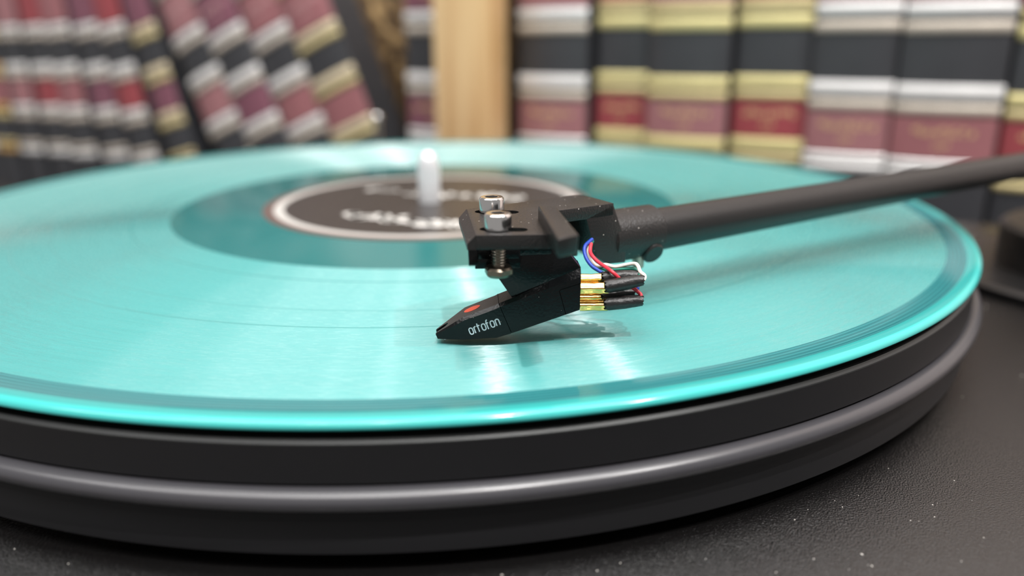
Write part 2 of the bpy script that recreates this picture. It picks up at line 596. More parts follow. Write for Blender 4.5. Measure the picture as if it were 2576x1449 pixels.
# ================================================================== the setting
def slab(name, mat, mb):
    return tag(part(name, mb, mat), kind='structure')


slab('floor', M_WALL, MB().box(-2500, 2500, -2500, 1200, -855, -835, T))
slab('wall_back', M_WALL, MB().box(-1400, 1400, 440, 470, -835, 1760, T))

ct = empty('display_counter', W(*T(-150, 100, -835)), Matrix.Rotation(PHI, 3, 'Z'))
tag(ct, 'dark counter that carries the turntable and the row of books', 'counter')
part('counter_top', MB().box(-1100, 620, -330, 438, -110, -85, T).bevel(1.5), M_COUNTER, ct)
part('counter_body', MB().box(-1080, 600, -300, 430, -834.5, -110.2, T), M_COUNTER, ct)

# ================================================================== turntable
tt = empty('turntable', W(0, 0, TABLE), Matrix.Rotation(PHI, 3, 'Z'))
tag(tt, 'black turntable with thick platter, grey drive belt and leather-grain plinth', 'turntable')
part('plinth', MB().box(-190, 238, -166, 168, -66, -25, T).bevel(2.0, 3), M_PLINTH, tt)
for fx, fy in ((-150, -130), (200, -130), (-150, 130), (200, 130)):
    part('foot', MB().cyl(T(fx, fy, TABLE + 0.05), T(fx, fy, -65.9), 26, 28, 48, 1.5), M_PLATTER, tt)
platter = part('platter', MB().lathe([(4.0, -22.0), (60, -22.0), (148.6, -22.2), (149.9, -21.6), (149.9, -20.8), (149.3, -16.9), (149.2, -16.5), (149.4, -14.2), (148.6, -13.9), (148.6, -10.4),
                                     (150.0, -10.1), (150.0, -3.9), (149.5, -3.35), (147.5, -3.3), (4.0, -3.3)], 360), M_PLATTER, tt)
part('rim_highlight_ring', MB().lathe([(149.35, -3.32), (149.5, -3.28), (150.05, -3.80), (150.05, -4.05), (149.7, -4.05)], 360), M_EDGE_HIGHLIGHT, platter)
part('slip_mat', MB().lathe([(4.2, -3.28), (149.3, -3.28), (149.3, -3.12), (146.5, -3.05), (146.0, -1.95), (4.2, -1.95)], 256), M_MAT, platter)
part('sub_platter', MB().lathe([(0, -25.0), (60, -25.0), (60, -22.1), (0, -22.1)], 96, closed=False), M_PLATTER, tt)
part('drive_belt', MB().lathe([(150.4 + 2.0 * math.cos(math.radians(a)), -12.15 + 1.75 * math.sin(math.radians(a))) for a in range(0, 360, 24)], 360), M_BELT, tt)
part('spindle', MB().lathe([(0, 15.9), (0.8, 15.75), (1.7, 15.2), (2.5, 14.2), (3.05, 12.6), (3.3, 10.8), (3.4, 10.2), (3.4, -2.5), (0, -2.5)], 48, closed=False), M_BRUSH, tt)
# rear pin with a ball head
pin = part('dust_cover_pin', MB().cyl(T(-135.5, 153, -25), T(-135.5, 153, 5.0), 1.5, 1.5, 24), M_STEEL, tt)
part('ball_head', MB().lathe([(2.6 * math.sin(math.radians(a)), 6.4 - 2.6 * math.cos(math.radians(a))) for a in range(0, 181, 15)], 24, lambda x, y, z: T(-135.5 + x, 153 + y, z), closed=False), M_STEEL, pin)
# tonearm base
BX, BY = 189.0, 95.0
part('tonearm_base_plate', MB().lathe([(0, -25), (47.0, -25), (48.0, -24), (48.0, -22.6), (46.6, -21.6), (0, -21.6)], 128, lambda x, y, z: T(BX + x, BY + y, z), closed=False), M_ARM, tt)
part('tonearm_pillar', MB().lathe([(0, -21.6), (31, -21.6), (31, -9.4), (29.6, -8.0), (0, -8.0)], 96, lambda x, y, z: T(BX + x, BY + y, z), closed=False), M_HEAD, tt)

# dust on the plinth
dm = MB()
for i in range(420):
    if i < 260:
        x, y = random.uniform(20, 236), random.uniform(-164, 60)
    else:
        x, y = random.uniform(60, 190), random.uniform(-160, -60)
    if math.hypot(x, y) < 152 or math.hypot(x - BX, y - BY) < 49:
        continue
    r = random.choice((0.06, 0.08, 0.1, 0.13)) * (2.0 if random.random() < 0.08 else 1.0)
    c = T(x, y, -25 + r * 0.6)
    a = random.uniform(0, 3.14); k = random.uniform(1, 2.2)
    dx, dy = Vector((math.cos(a), math.sin(a), 0)) * r * k, Vector((-math.sin(a), math.cos(a), 0)) * r
    v = dm.verts([c + dx, c + dy, c - dx, c - dy, c + Vector((0, 0, r)), c - Vector((0, 0, r * 0.6))])
    for q in range(4):
        dm.face([v[q], v[(q + 1) % 4], v[4]]); dm.face([v[(q + 1) % 4], v[q], v[5]])
tag(part('dust', dm, M_DUST, tt), 'pale dust specks on the plinth', kind='stuff')

# ================================================================== record
rec = empty('vinyl_record', W(0, 0, -1.9))
tag(rec, 'translucent turquoise vinyl record lying on the platter', 'record')
disc = part('disc', MB().lathe([(3.65, -0.02), (50.6, -0.02), (51.2, -0.12), (74.6, -0.12), (75.4, -0.17), (143.2, -0.17), (143.8, -0.22), (146.6, -0.30), (147.6, -0.12), (148.4, -0.03), (149.2, -0.02), (150.0, -0.10),
                                (150.5, -0.35), (150.8, -0.80), (150.8, -1.15), (150.4, -1.60), (149.6, -1.85), (148.0, -1.9), (3.65, -1.9)], 512), M_VINYL, rec)
label = part('centre_label', MB().lathe([(3.65, -0.02), (50.0, -0.02), (50.0, 0.10), (3.65, 0.10)], 160), M_LABELDARK, rec)
part('label_border', MB().lathe([(46.9, 0.09), (50.05, 0.0), (50.05, 0.13), (46.9, 0.13)], 160), M_LABELEDGE, label)
part('label_ring', MB().lathe([(43.9, 0.09), (46.9, 0.09), (46.9, 0.14), (43.9, 0.14)], 160), M_LABELRING, label)


def lab_frame(p0, p1):
    a = Vector((p0[0], p0[1], 0)); d = Vector((p1[0] - p0[0], p1[1] - p0[1], 0)); d.normalize(); n = Vector((-d.y, d.x, 0))
    return lambda u, v, h: a + d * u + n * v + Vector((0, 0, 0.10 + h))


for p0, p1, word, sz0, stw, vy in (((-27.5, -19.5), (8.2, -39.0), 'ACEBGDFHBC', 7.6, 3.0, 0.4), ((-9.2, 12.0), (30.8, -3.5), 'DBHFCAEGBH', 7.0, 2.8, 0.4), ((-21.3, 22.5), (-11.8, 18.3), 'FADC', 4.6, 1.8, 0.3)):
    part('label_lettering', write(MB(), word, sz0, stw, lab_frame(p0, p1), 0, vy, 0.04, -0.02, 0.02), M_LABELTEXT, label)

# ================================================================== tonearm
ta = empty('tonearm', W(*T(BX, BY, -8.0)), Matrix.Rotation(math.radians(24.3), 3, 'Z'))
tag(ta, 'matt black tonearm with straight tube and angular headshell above the record', 'tonearm')


def zt(a):
    return 13.25 + (a - 19) * 0.0158


PV = 198.0   # distance of the pivot along the arm
part('arm_tube', MB().cyl(AR(12, 0, zt(12)), AR(PV, 0, zt(PV)), 4.16, 3.2, 64), M_ARM, ta)
part('headshell_collar', MB().cyl(AR(1.2, 0, 13.2), AR(13.4, 0, 13.25), 5.0, 5.0, 72, 0.5), M_HEAD, ta)
part('set_screw_boss', MB().cyl(AR(10.7, 0.5, 12.0), AR(10.7, -4.3, 9.6), 2.3, 2.2, 40, 0.3), M_HEAD, ta)
part('lead_outlet', MB().cyl(AR(9.0, -1.5, 9.2), AR(9.0, -1.5, 6.6), 1.25, 1.1, 24, 0.2), M_THREAD, ta)
part('bearing_housing', MB().cyl(AR(PV - 2, 0, zt(PV)), AR(PV + 26, 0, zt(PV)), 9, 9, 64, 1.0), M_ARM, ta)
part('bearing_post', MB().cyl(AR(PV + 12, 0, -7.95), AR(PV + 12, 0, zt(PV) - 2), 12, 10, 64, 0.8), M_ARM, ta)
part('counterweight', MB().cyl(AR(PV + 34, 0, zt(PV)), AR(PV + 62, 0, zt(PV)), 19, 19, 72, 1.5), M_ARM, ta)
part('counterweight_shaft', MB().cyl(AR(PV + 25, 0, zt(PV)), AR(PV + 70, 0, zt(PV)), 3.5, 3.5, 32), M_BRUSH, ta)

# headshell: front plate square to the cartridge, rear neck along the arm
def arK(a, w):
    q = AR(a, w, 0) - K0
    return (q.dot(KS), q.dot(KT))


neck_far = [arK(0.4, 4.9), arK(-0.9, 6.2)]
outline = [(5.8, -9.6), (19.2, -9.9), (19.6, 6.6)] + [arK(-11.5, -4.6), arK(0.4, -4.6), arK(0.4, 4.7), arK(-2.8, 6.0), (4.3, 10.0)]
ftop = MB().prism(outline, 18.4, 20.7, K)
head = part('headshell', ftop.bevel(0.12, 2), M_HEAD, ta)
# front nose of the plate with its sloped upper face
nose = MB()
v = nose.verts([K(5.81, -9.6, 18.4), K(5.81, -9.6, 20.7), K(4.45, -9.6, 19.35), K(4.45, -9.6, 18.4), K(4.31, 10.0, 18.4), K(4.31, 10.0, 20.7), K(2.95, 9.0, 19.35), K(2.95, 9.0, 18.4)])
for f in ((0, 1, 2, 3), (4, 7, 6, 5), (1, 5, 6, 2), (2, 6, 7, 3), (0, 3, 7, 4), (0, 4, 5, 1)):
    nose.face([v[i] for i in f])
part('headshell_nose', nose, M_HEAD, head)
# slots for the two screws
SCR = ((9.35, -5.95), (8.7, 7.3))
for ss, st_ in SCR:
    sl = MB()
    pts = arc(ss + 3.3, st_ - 0.4, 1.35, 1.35, -90, 90, 10) + arc(ss - 1.6, st_ + 0.4, 1.35, 1.35, 90, 270, 10)
    sl.prism(pts, 17.0, 22.0, K)
    cut(head, sl, ta)
# neck block that drops to the collar
part('neck_block', MB().prism([(-5.6, 18.6), (0.35, 20.6), (3.5, 13.0), (3.6, 9.1), (-0.5, 9.4), (-3.2, 11.2)], -4.6, 4.6, lambda a, z, w: AR(a, w, z)).bevel(0.25, 2), M_HEAD, head)
# inner cheek of the neck (far wall seen through the gap)
part('neck_cheek', MB().prism([(-16.0, 18.6), (-4.0, 18.6), (-2.4, 9.6), (-12.5, 10.6)], 2.4, 4.6, lambda a, z, w: AR(a, w, z)).bevel(0.15, 2), M_HEAD, head)
# finger lift: a bar rising from the plate and reaching towards the viewer
fl = MB()
top = [(16.2, 1.6), (19.2, -0.8), (20.35, -19.4), (17.05, -22.0)]
v0 = fl.verts([K(s, t, zb) for (s, t), zb in zip([(16.2, 1.6), (19.2, -0.8), (20.2, -18.8), (17.2, -20.8)], (19.0, 19.0, 19.9, 19.9))])
v1 = fl.verts([K(s, t, 23.0) for s, t in top])
fl.face(v0[::-1]); fl.face(v1)
for i in range(4):
    fl.face([v0[i], v0[(i + 1) % 4], v1[(i + 1) % 4], v1[i]])
part('finger_lift', fl.bevel(0.35, 3), M_HEAD, head)


def wire(name, pts, mat, r=0.33, lab=None):
    o = part(name, MB().tube([K(*q) for q in pts], r, 12, 8), mat, ta, 60)
    if lab:
        o['label'] = lab


wire('lead_wire', [(26.6, 9.8, 14.9), (25.88, 9.0, 14.58), (25.13, 8.0, 14.22), (24.83, 7.0, 13.51), (25.03, 5.5, 12.51), (25.77, 4.0, 11.6), (26.7, 3.0, 11.11), (27.9, 1.9, 10.6)], M_BLUE, lab='blue lead wire')
wire('lead_wire', [(26.3, 9.0, 14.3), (26.03, 8.0, 13.78), (25.9, 7.0, 13.28), (26.1, 5.5, 12.91), (26.82, 4.0, 12.34), (27.85, 2.0, 11.92), (28.7, 0.0, 11.6), (30.2, 0.0, 10.1), (31.01, 0.0, 9.04), (32.06, -0.4, 8.94), (32.98, -0.8, 8.3), (33.45, -1.2, 7.74), (33.0, -1.5, 7.2)], M_RED, lab='red lead wire')
wire('lead_wire', [(26.5, 10.0, 14.4), (26.03, 9.0, 13.94), (25.66, 8.0, 13.09), (25.99, 6.5, 11.94), (26.95, 5.5, 11.2), (28.34, 5.0, 11.48), (29.88, 4.5, 11.24), (31.66, 4.0, 11.69), (33.0, 3.0, 12.15), (33.39, 2.0, 12.0), (33.62, 1.0, 11.27), (34.15, 0.0, 10.88), (33.9, -0.8, 10.45), (33.0, -1.4, 10.3)], M_WHITE, lab='white lead wire')
wire('lead_wire', [(26.7, 10.2, 14.5), (26.3, 9.5, 14.09), (25.57, 8.5, 13.1), (25.93, 7.0, 11.95), (27.02, 6.0, 11.08), (28.37, 5.0, 10.64), (29.63, 4.5, 10.73), (31.68, 4.0, 11.0), (32.92, 3.5, 11.12), (33.64, 3.0, 10.76), (33.7, 2.2, 10.24), (33.0, 1.7, 10.2)], M_GREEN, lab='green lead wire')
wire('lead_wire', [(30.5, 2.0, 9.6), (32.2, 2.0, 8.6), (33.16, 1.8, 8.37), (33.36, 1.6, 8.08), (32.4, 1.6, 7.5)], M_BLUE, lab='blue wire end')

# ================================================================== cartridge
ca = empty('phono_cartridge', W(*K(8, 0, 0)), Matrix.Rotation(KA, 3, 'Z'))
tag(ca, 'black phono cartridge with white lettering and orange dot, bolted under the headshell', 'cartridge')
# stylus carrier: section by section along s:  (s, z_bottom, z_side_top, z_top, half_bottom, half_side, half_top)
SEC = [(-1.25, 1.55, 1.62, 1.70, 1.12, 1.16, 1.05), (-0.95, 0.80, 1.75, 1.95, 1.16, 1.25, 1.10), (1.5, 0.92, 3.20, 3.62, 1.95, 2.10, 1.75), (3.7, 1.08, 4.60, 5.15, 2.60, 2.75, 2.25), (7.0, 1.30, 5.80, 6.38, 2.85, 2.95, 2.48), (9.0, 1.42, 6.58, 7.14, 2.95, 3.0, 2.5)]


def split_s(z):   # slanted parting line between the stylus carrier and the body
    return 9.55 + (6.9 - z) * 0.40


sm = MB()
rings = []
for s, zb, zs, z1, hb, hs, ht in SEC:
    rings.append(sm.verts([K(s, -hb, zb), K(s, -hs, zs), K(s, -ht, z1), K(s, ht, z1), K(s, hs, zs), K(s, hb, zb)]))
zb, zs, z1 = 2.15, 6.86, 7.36
rings.append(sm.verts([K(split_s(zb), -3.0, zb), K(split_s(zs), -3.0, zs), K(split_s(z1), -2.5, z1), K(split_s(z1), 2.5, z1), K(split_s(zs), 3.0, zs), K(split_s(zb), 3.0, zb)]))
for a, b in zip(rings[:-1], rings[1:]):
    for i in range(6):
        sm.face([a[i], a[(i + 1) % 6], b[(i + 1) % 6], b[i]])
sm.face(rings[0]); sm.face(rings[-1][::-1])
sty = part('stylus_carrier', sm, M_CART, ca, 12)
# U-shaped notch at the tip
nt_ = MB()
slope = (5.15 - 1.95) / (3.7 + 0.95)
pts = [(-2.5, -0.62)] + [(0.1 + x, y) for x, y in arc(0, 0, 0.75, 0.62, -90, 90, 10)] + [(-2.5, 0.62)]
nt_.prism(pts, lambda a, b: 1.15 + (a + 0.95) * slope, lambda a, b: 6.0, K)
cut(sty, nt_, ca)
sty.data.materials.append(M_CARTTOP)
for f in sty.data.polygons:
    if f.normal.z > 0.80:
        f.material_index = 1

# top face frame (sloping) for the orange dot
tz = lambda s: 5.15 + (s - 3.7) * (7.36 - 5.15) / (9.40 - 3.7)
dm_ = MB()
dm_.prism([(4.95 + 1.36 * math.cos(2 * math.pi * i / 40), 0.02 + 1.02 * math.sin(2 * math.pi * i / 40)) for i in range(40)], lambda a, b: tz(a) - 0.05, lambda a, b: tz(a) + 0.03, K)
tag(part('colour_dot', dm_, M_DOT, sty), 'orange dot')
# white lettering on the near side
la = math.radians(19.5)
hside = lambda s: 2.60 + 0.0 * s


def side_frame(u, v, h):
    s = 4.62 + u * math.cos(la) - v * math.sin(la)
    z = 1.98 + u * math.sin(la) + v * math.cos(la)
    # half width of the carrier's side at (s, z)
    for i in range(len(SEC) - 1):
        if SEC[i][0] <= s <= SEC[i + 1][0]:
            k = (s - SEC[i][0]) / (SEC[i + 1][0] - SEC[i][0])
            lo = SEC[i][4] * (1 - k) + SEC[i + 1][4] * k; hi = SEC[i][5] * (1 - k) + SEC[i + 1][5] * k
            b0 = SEC[i][1] * (1 - k) + SEC[i + 1][1] * k; t0 = SEC[i][2] * (1 - k) + SEC[i + 1][2] * k
            hw = lo + (hi - lo) * max(0, min(1, (z - b0) / (t0 - b0)))
            break
    else:
        hw = 3.0
    return K(s, -hw - h, z)


lm = MB()
sz_ = 1.10
tot = word_width('ortofon') * sz_
write(lm, 'ortofon', sz_ * 5.35 / tot, 0.185, side_frame, 0.0, 0.0, 0.03, -0.05)
tag(part('lettering', lm, M_PRINT, sty), 'white brand lettering')
part('cantilever', MB().tube([K(2.4, 0, 1.3), K(0.6, 0, 0.5), K(0.15, 0, 0.25)], [0.30, 0.24, 0.2], 12, 4), M_BRUSH, sty)
part('stylus_tip', MB().cyl(K(0.15, 0, 0.35), K(0.15, 0, -0.12), 0.18, 0.03, 16), M_STEEL, sty)

# main body: lower channel
SL = lambda z: split_s(z) + 0.10
bd = MB()


def sect(pts):
    return bd.verts([K(*q) for q in pts])


def ring(s_of, zb, zs, z1, hb, hs, ht):
    return [(s_of(zb), -hb, zb), (s_of(zs), -hs, zs), (s_of(z1), -ht, z1), (s_of(z1), ht, z1), (s_of(zs), hs, zs), (s_of(zb), hb, zb)]


R1 = sect(ring(SL, 2.2, 6.88, 7.38, 3.0, 3.0, 2.5))
R2 = sect([(12.6, -3.0, 2.55), (12.3, -3.0, 7.86), (12.2, -2.5, 8.44), (12.2, 2.5, 8.44), (12.3, 3.0, 7.86), (12.6, 3.0, 2.55)])
R3 = sect([(20.5, -3.0, 5.25), (20.3, -3.0, 10.9), (20.2, -2.2, 12.0), (20.2, 2.2, 12.0), (20.3, 3.0, 10.9), (20.5, 3.0, 5.25)])
R4 = sect([(22.85, -3.0, 6.05), (23.0, -3.0, 11.75), (23.0, -2.2, 13.2), (23.0, 2.2, 13.2), (23.0, 3.0, 11.75), (22.85, 3.0, 6.05)])
for a, b in ((R1, R2), (R2, R3), (R3, R4)):
    for i in range(6):
        bd.face([a[i], a[(i + 1) % 6], b[(i + 1) % 6], b[i]])
bd.face(R1); bd.face(R4[::-1])
body = part('cartridge_body', bd, M_CART, ca, 12)
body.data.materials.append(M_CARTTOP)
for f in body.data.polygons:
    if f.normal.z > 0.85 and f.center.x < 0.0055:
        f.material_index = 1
# upper body (web that carries the mounting flange)
part('body_web', MB().prism([(11.65, 8.15), (9.4, 11.6), (7.6, 14.6), (6.6, 18.3), (19.8, 18.3), (21.6, 14.85), (23.0, 13.1), (21.0, 11.9)], -2.25, 2.25, lambda s, z, t: K(s, t, z)).bevel(0.12, 2), M_CART, body)
# mounting flange with open notches around the screws
fo = [(4.6, -8.2), (6.05, -8.2), (6.05, -4.6), (12.7, -4.6), (12.7, -3.0), (18.5, -2.2), (18.5, 2.2), (12.7, 3.0), (12.7, 4.6), (6.05, 4.6), (6.05, 8.2), (4.4, 8.2)]
part('mounting_flange', MB().prism(fo, 15.5, 18.38, K).bevel(0.15, 2), M_CART, body)
part('flange_core', MB().box(5.6, 12.9, -4.5, 4.5, 13.9, 18.3, K).bevel(0.1), M_CART, body)
# parting lines of the rear cap
sf = lambda u, v, h: K(u, -3.0 - h, v)
seam = MB()
seam.ribbon([(20.55, 5.3), (20.2, 6.6), (19.75, 8.3), (19.42, 9.40), (19.6, 9.62), (23.0, 10.66)], 0.13, sf, 0.012, -0.05)
part('rear_cap_seam', seam, M_SEAM, body)
# gap line between carrier and body
gp = MB().prism([(split_s(2.2) + 0.0, 2.2), (split_s(7.3), 7.3), (split_s(7.3) + 0.12, 7.3), (split_s(2.2) + 0.12, 2.2)], -2.85, 2.85, lambda s, z, t: K(s, t, z))
part('carrier_gap', gp, M_SEAM, body)


# terminal clips and their sleeves
def clip(t, z0, z1, sl, lab):
    g = MB()
    prof = []
    for i in range(25):
        a = math.radians(-60 + 300 * i / 24)
        wob = 1 + 0.10 * math.sin(5 * a)
        prof.append((0.98 * wob * math.cos(a), 0.92 * wob * math.sin(a)))
    inner = [(0.74 * x, 0.74 * y) for x, y in prof[::-1]]
    loop = prof + inner
    n = 6
    prev = None
    for k in range(n + 1):
        f = k / n
        s = 23.02 + (27.7 - 23.02) * f
        sq = 1 - 0.12 * math.exp(-((f - 0.45) / 0.1) ** 2)
        vs = g.verts([K(s, t + x * sq, z0 + (z1 - z0) * f + y * sq) for x, y in loop])
        if prev:
            for i in range(len(loop)):
                g.face([prev[i], prev[(i + 1) % len(loop)], vs[(i + 1) % len(loop)], vs[i]])
        else:
            g.face(vs[::-1])
        prev = vs
    g.face(prev)
    c = part('terminal_clip', g, M_GOLDPIN, ca, 50)
    c['label'] = 'gold terminal clip'
    # heat-shrink sleeve: flattens towards its free end
    h = MB()
    prev = None
    for k, (s, ds, dz, cz) in enumerate(sl):
        vs = h.verts([K(s + 0.25 * math.sin(3 * i + k) * (1 if k in (0, len(sl) - 1) else 0.2), t + ds * math.cos(2 * math.pi * i / 20), cz + dz * math.sin(2 * math.pi * i / 20) + 0.06 * math.sin(4 * i + 2.1 * k)) for i in range(20)])
        if prev:
            for i in range(20):
                h.face([prev[i], prev[(i + 1) % 20], vs[(i + 1) % 20], vs[i]])
        else:
            h.face(vs[::-1])
        prev = vs
    h.face(prev)
    part('shrink_sleeve', h, M_SLEEVE, ca, 70)


def sleeve(z0, z1):
    return [(27.2, 1.15, 1.08, z0), (27.9, 1.22, 1.16, z0 + (z1 - z0) * 0.1), (29.3, 1.18, 1.12, z0 + (z1 - z0) * 0.3), (30.8, 1.1, 1.12, z0 + (z1 - z0) * 0.55), (32.2, 1.05, 1.05, z0 + (z1 - z0) * 0.8), (33.6, 1.1, 0.85, z1)]


clip(-1.6, 9.35, 9.30, sleeve(9.55, 10.55), 'un')
clip(1.6, 9.95, 9.95, [(a - 0.4 * (i == 5), b, c, d) for i, (a, b, c, d) in enumerate(sleeve(10.1, 10.45))], 'uf')
clip(-1.6, 6.40, 6.35, sleeve(6.55, 7.0), 'ln')
clip(1.6, 6.75, 6.70, [(a - 0.8 * (i == 5), b, c, d) for i, (a, b, c, d) in enumerate(sleeve(6.9, 7.5))], 'lf')

# screws: socket head, threaded shank, hex nut
for k, (ss, st_) in enumerate(SCR):
    def fr(x, y, z, ss=ss, st_=st_):
        return K(ss + x, st_ + y, z)
    hd = MB().lathe([(0, 20.72), (2.02, 20.72), (2.16, 20.86), (2.16, 22.95), (2.08, 23.18), (1.88, 23.36), (1.22, 23.40), (1.20, 23.2)], 48, fr, closed=False)
    sc = part('mounting_screw', hd, M_STEEL, ca, 30)
    hexp = [(1.20 * math.cos(math.pi / 3 * i + 0.3), 1.20 * math.sin(math.pi / 3 * i + 0.3)) for i in range(6)]
    hb = MB()
    vt = hb.verts([fr(x, y, 23.36) for x, y in hexp]); vb = hb.verts([fr(x, y, 21.6) for x, y in hexp])
    for i in range(6):
        hb.face([vt[i], vb[i], vb[(i + 1) % 6], vt[(i + 1) % 6]])
    hb.face(vb)
    rim_ = hb.verts([fr(1.27 * math.cos(2 * math.pi * i / 24 + 0.3), 1.27 * math.sin(2 * math.pi * i / 24 + 0.3), 23.38) for i in range(24)])
    for i in range(24):
        hb.face([rim_[i], rim_[(i + 1) % 24], vt[((i + 1) // 4) % 6]])
        if (i + 1) % 4 == 0:
            hb.face([rim_[i], vt[((i + 1) // 4) % 6], vt[(i // 4) % 6]])
    part('hex_socket', hb, M_STEEL, sc, 20)
    # thread
    prof = [(0, 13.0)]
    z = 13.05
    while z < 20.7:
        prof += [(0.92, z), (1.18, z + 0.20), (0.92, z + 0.40)]
        z += 0.45
    prof += [(0, z)]
    part('threaded_shank', MB().lathe(prof, 32, fr, closed=False), M_THREAD, sc, 20)
    nutm = MB()
    R_ = 2.42
    nz = [(0, 13.15), (1.85, 13.15), (R_, 13.62), (R_, 14.35), (1.95, 14.75), (0, 14.75)]
    hexd = lambda a: R_ * 0.866 / math.cos(((a + math.pi / 6 - 0.12) % (math.pi / 3)) - math.pi / 6)
    rings = []
    for r, zz in nz:
        if r == 0:
            rings.append(nutm.verts([fr(0, 0, zz)])); continue
        rings.append(nutm.verts([fr(min(r, hexd(2 * math.pi * i / 36)) * math.cos(2 * math.pi * i / 36), min(r, hexd(2 * math.pi * i / 36)) * math.sin(2 * math.pi * i / 36), zz) for i in range(36)]))
    for a, b in zip(rings[:-1], rings[1:]):
        for i in range(36):
            j = (i + 1) % 36
            if len(a) == 1:
                nutm.face([a[0], b[j], b[i]])
            elif len(b) == 1:
                nutm.face([a[i], a[j], b[0]])
            else:
                nutm.face([a[i], a[j], b[j], b[i]])
    part('hex_nut', nutm, M_NUT, sc, 20)

# ================================================================== wooden post
post = part('shelf_post', MB().box(-138.0, -100.0, 214, 236, -85, 640, T).bevel(1.2, 2), M_WOOD)
tag(post, 'pale pine upright post standing in front of the row of books', 'post')

# ================================================================== books
BASE = TABLE
BANDS_S = [(63.0, 57.0, 0), (54.6, 49.4, 1), (26.0, 18.8, 0), (16.9, 12.0, 1), (-9.8, -13.4, 0), (-14.6, -18.6, 0), (-46.0, -50.5, 1), (-52.0, -58.0, 0)]
BANDS_L = [(57.5, 52.0, 0), (50.6, 46.0, 1), (26.0, 19.4, 0), (17.8, 13.2, 1), (-9.6, -15.2, 0), (-16.6, -21.6, 1), (-41.5, -45.5, 1), (-47.0, -52.0, 0)]
BANDS_G = [(65.0, 59.6, 1), (58.0, 51.6, 0), (27.6, 21.6, 0), (20.2, 15.6, 1), (-4.6, -11.8, 0), (-13.2, -17.2, 1), (-43.0, -48.0, 1), (-49.5, -55.0, 0)]


def make_book(x0, w, style, label_txt, lean=0.0, depth=0.0, red=0, dz=0.0, Hh=245.0, txt=M_GILT, far=False, group='bound law reports in the row behind the turntable'):
    base = T(x0, 240 + depth, BASE)
    rot = Matrix.Rotation(PHI, 3, 'Z') @ Matrix.Rotation(-math.radians(lean), 3, 'Y')
    b = empty('law_book', W(*base), rot)
    tag(b, label_txt, 'book', group)
    D = 168.0
    bul = min(5.0, w * 0.11)
    ed = 4.6                       # where the rounded spine meets the boards

    def arcy(x):
        q = (2 * x / w) - 1
        return ed - bul * math.sqrt(max(0.0, 1 - 0.92 * q * q)) + (bul * math.sqrt(0.08)) * 0.0

    NX = 14
    xs = [w * i / NX for i in range(NX + 1)]
    # leather: rounded spine plus a strip lapping onto both boards
    lo = [(0.0, 34.0)] + [(x, arcy(x)) for x in xs] + [(w, 34.0)]
    hi = [(w - 3.0, 34.0), (w - 3.0, ed + 2.5), (3.0, ed + 2.5), (3.0, 34.0)]
    sp = part('leather_spine', MB().prism(lo + hi, 0.0, Hh, ident), M_LEATHER, b, 40, local=True)
    for k in (0, 1):
        xa = 0.25 if k == 0 else w - 2.9
        part('marbled_board', MB().box(xa, xa + 2.65, 34.05, D, 0, Hh), M_MARBLE, b, local=True)
    part('page_block', MB().box(3.1, w - 3.1, ed + 2.6, D - 5, 3, Hh - 4), M_PAGES, b, local=True)
    mats = {'s': (M_SILVER, M_SILVERDULL), 'g': (M_GOLD, M_GOLDDULL), 'o': (M_ORANGE, M_GOLDDULL), 'c': (M_CREAM, M_GOLDDULL)}[style]
    bands = BANDS_L if far else (BANDS_S if style == 's' else BANDS_G)
    up_b = [(92.0, 87.5, 1), (99.8, 94.0, 0), (128.5, 122.5, 0), (135.0, 130.2, 1)]

    def shell(z0, z1, out, crown=0.0):
        m = MB()
        rows = [(z0, 0.0), (z0, out), (z0 * 0.75 + z1 * 0.25, out + crown), (z0 * 0.25 + z1 * 0.75, out + crown), (z1, out), (z1, 0.0)] if crown else [(z0, 0.0), (z0, out), (z1, out), (z1, 0.0)]
        vs = [m.verts([(x, arcy(x) - o, z - BASE + dz) for x in xs]) for z, o in rows]
        for a, c in zip(vs[:-1], vs[1:]):
            for i in range(NX):
                m.face([a[i], a[i + 1], c[i + 1], c[i]])
        for i in range(NX):
            m.face([vs[0][i + 1], vs[0][i], vs[-1][i], vs[-1][i + 1]])
        for e in (0, NX):
            m.face([q[e] for q in vs])
        return m

    for zt_, zb_, mi in bands + up_b:
        part('raised_band', shell(zb_, zt_, 0.55, 0.75), mats[mi], sp, 50, local=True)
    r_lo = (11.2, -9.2) if style == 's' else (15.0, -4.0)
    r_hi = (86.6, 64.0) if style == 's' else (86.6, 66.0)
    if far:
        r_lo, r_hi = (12.4, -8.8), (86.6, 58.6)
    for zi, (za, zb_) in enumerate((r_lo, r_hi)):
        tl = part('title_label', shell(zb_, za, 0.35), REDS[red], sp, 50, local=True)
        if txt and not (far and zi == 0):
            g = MB()
            size = 4.6
            word = ('ABCDEFGHC', 'DHBGCFAEB', 'FCAHEBGDA')[(zi + red) % 3]
            ww = word_width(word, 0.12)
            size = min(size, (w - 11) / ww)
            zc = (za + zb_) / 2 - BASE + dz
            f3 = lambda u, v, h: Vector((u, arcy(max(0, min(w, u))) - h, v))
            write(g, word, size, 0.75, f3, w / 2 - ww * size / 2, zc + 0.8, 0.50, 0.30, 0.12)
            write(g, 'GBE', size * 0.72, 0.6, f3, w / 2 - word_width('GBE') * size * 0.36, zc - 5.2, 0.50, 0.30)
            part('gilt_lettering', g, txt, tl, 50, local=True)
    return b


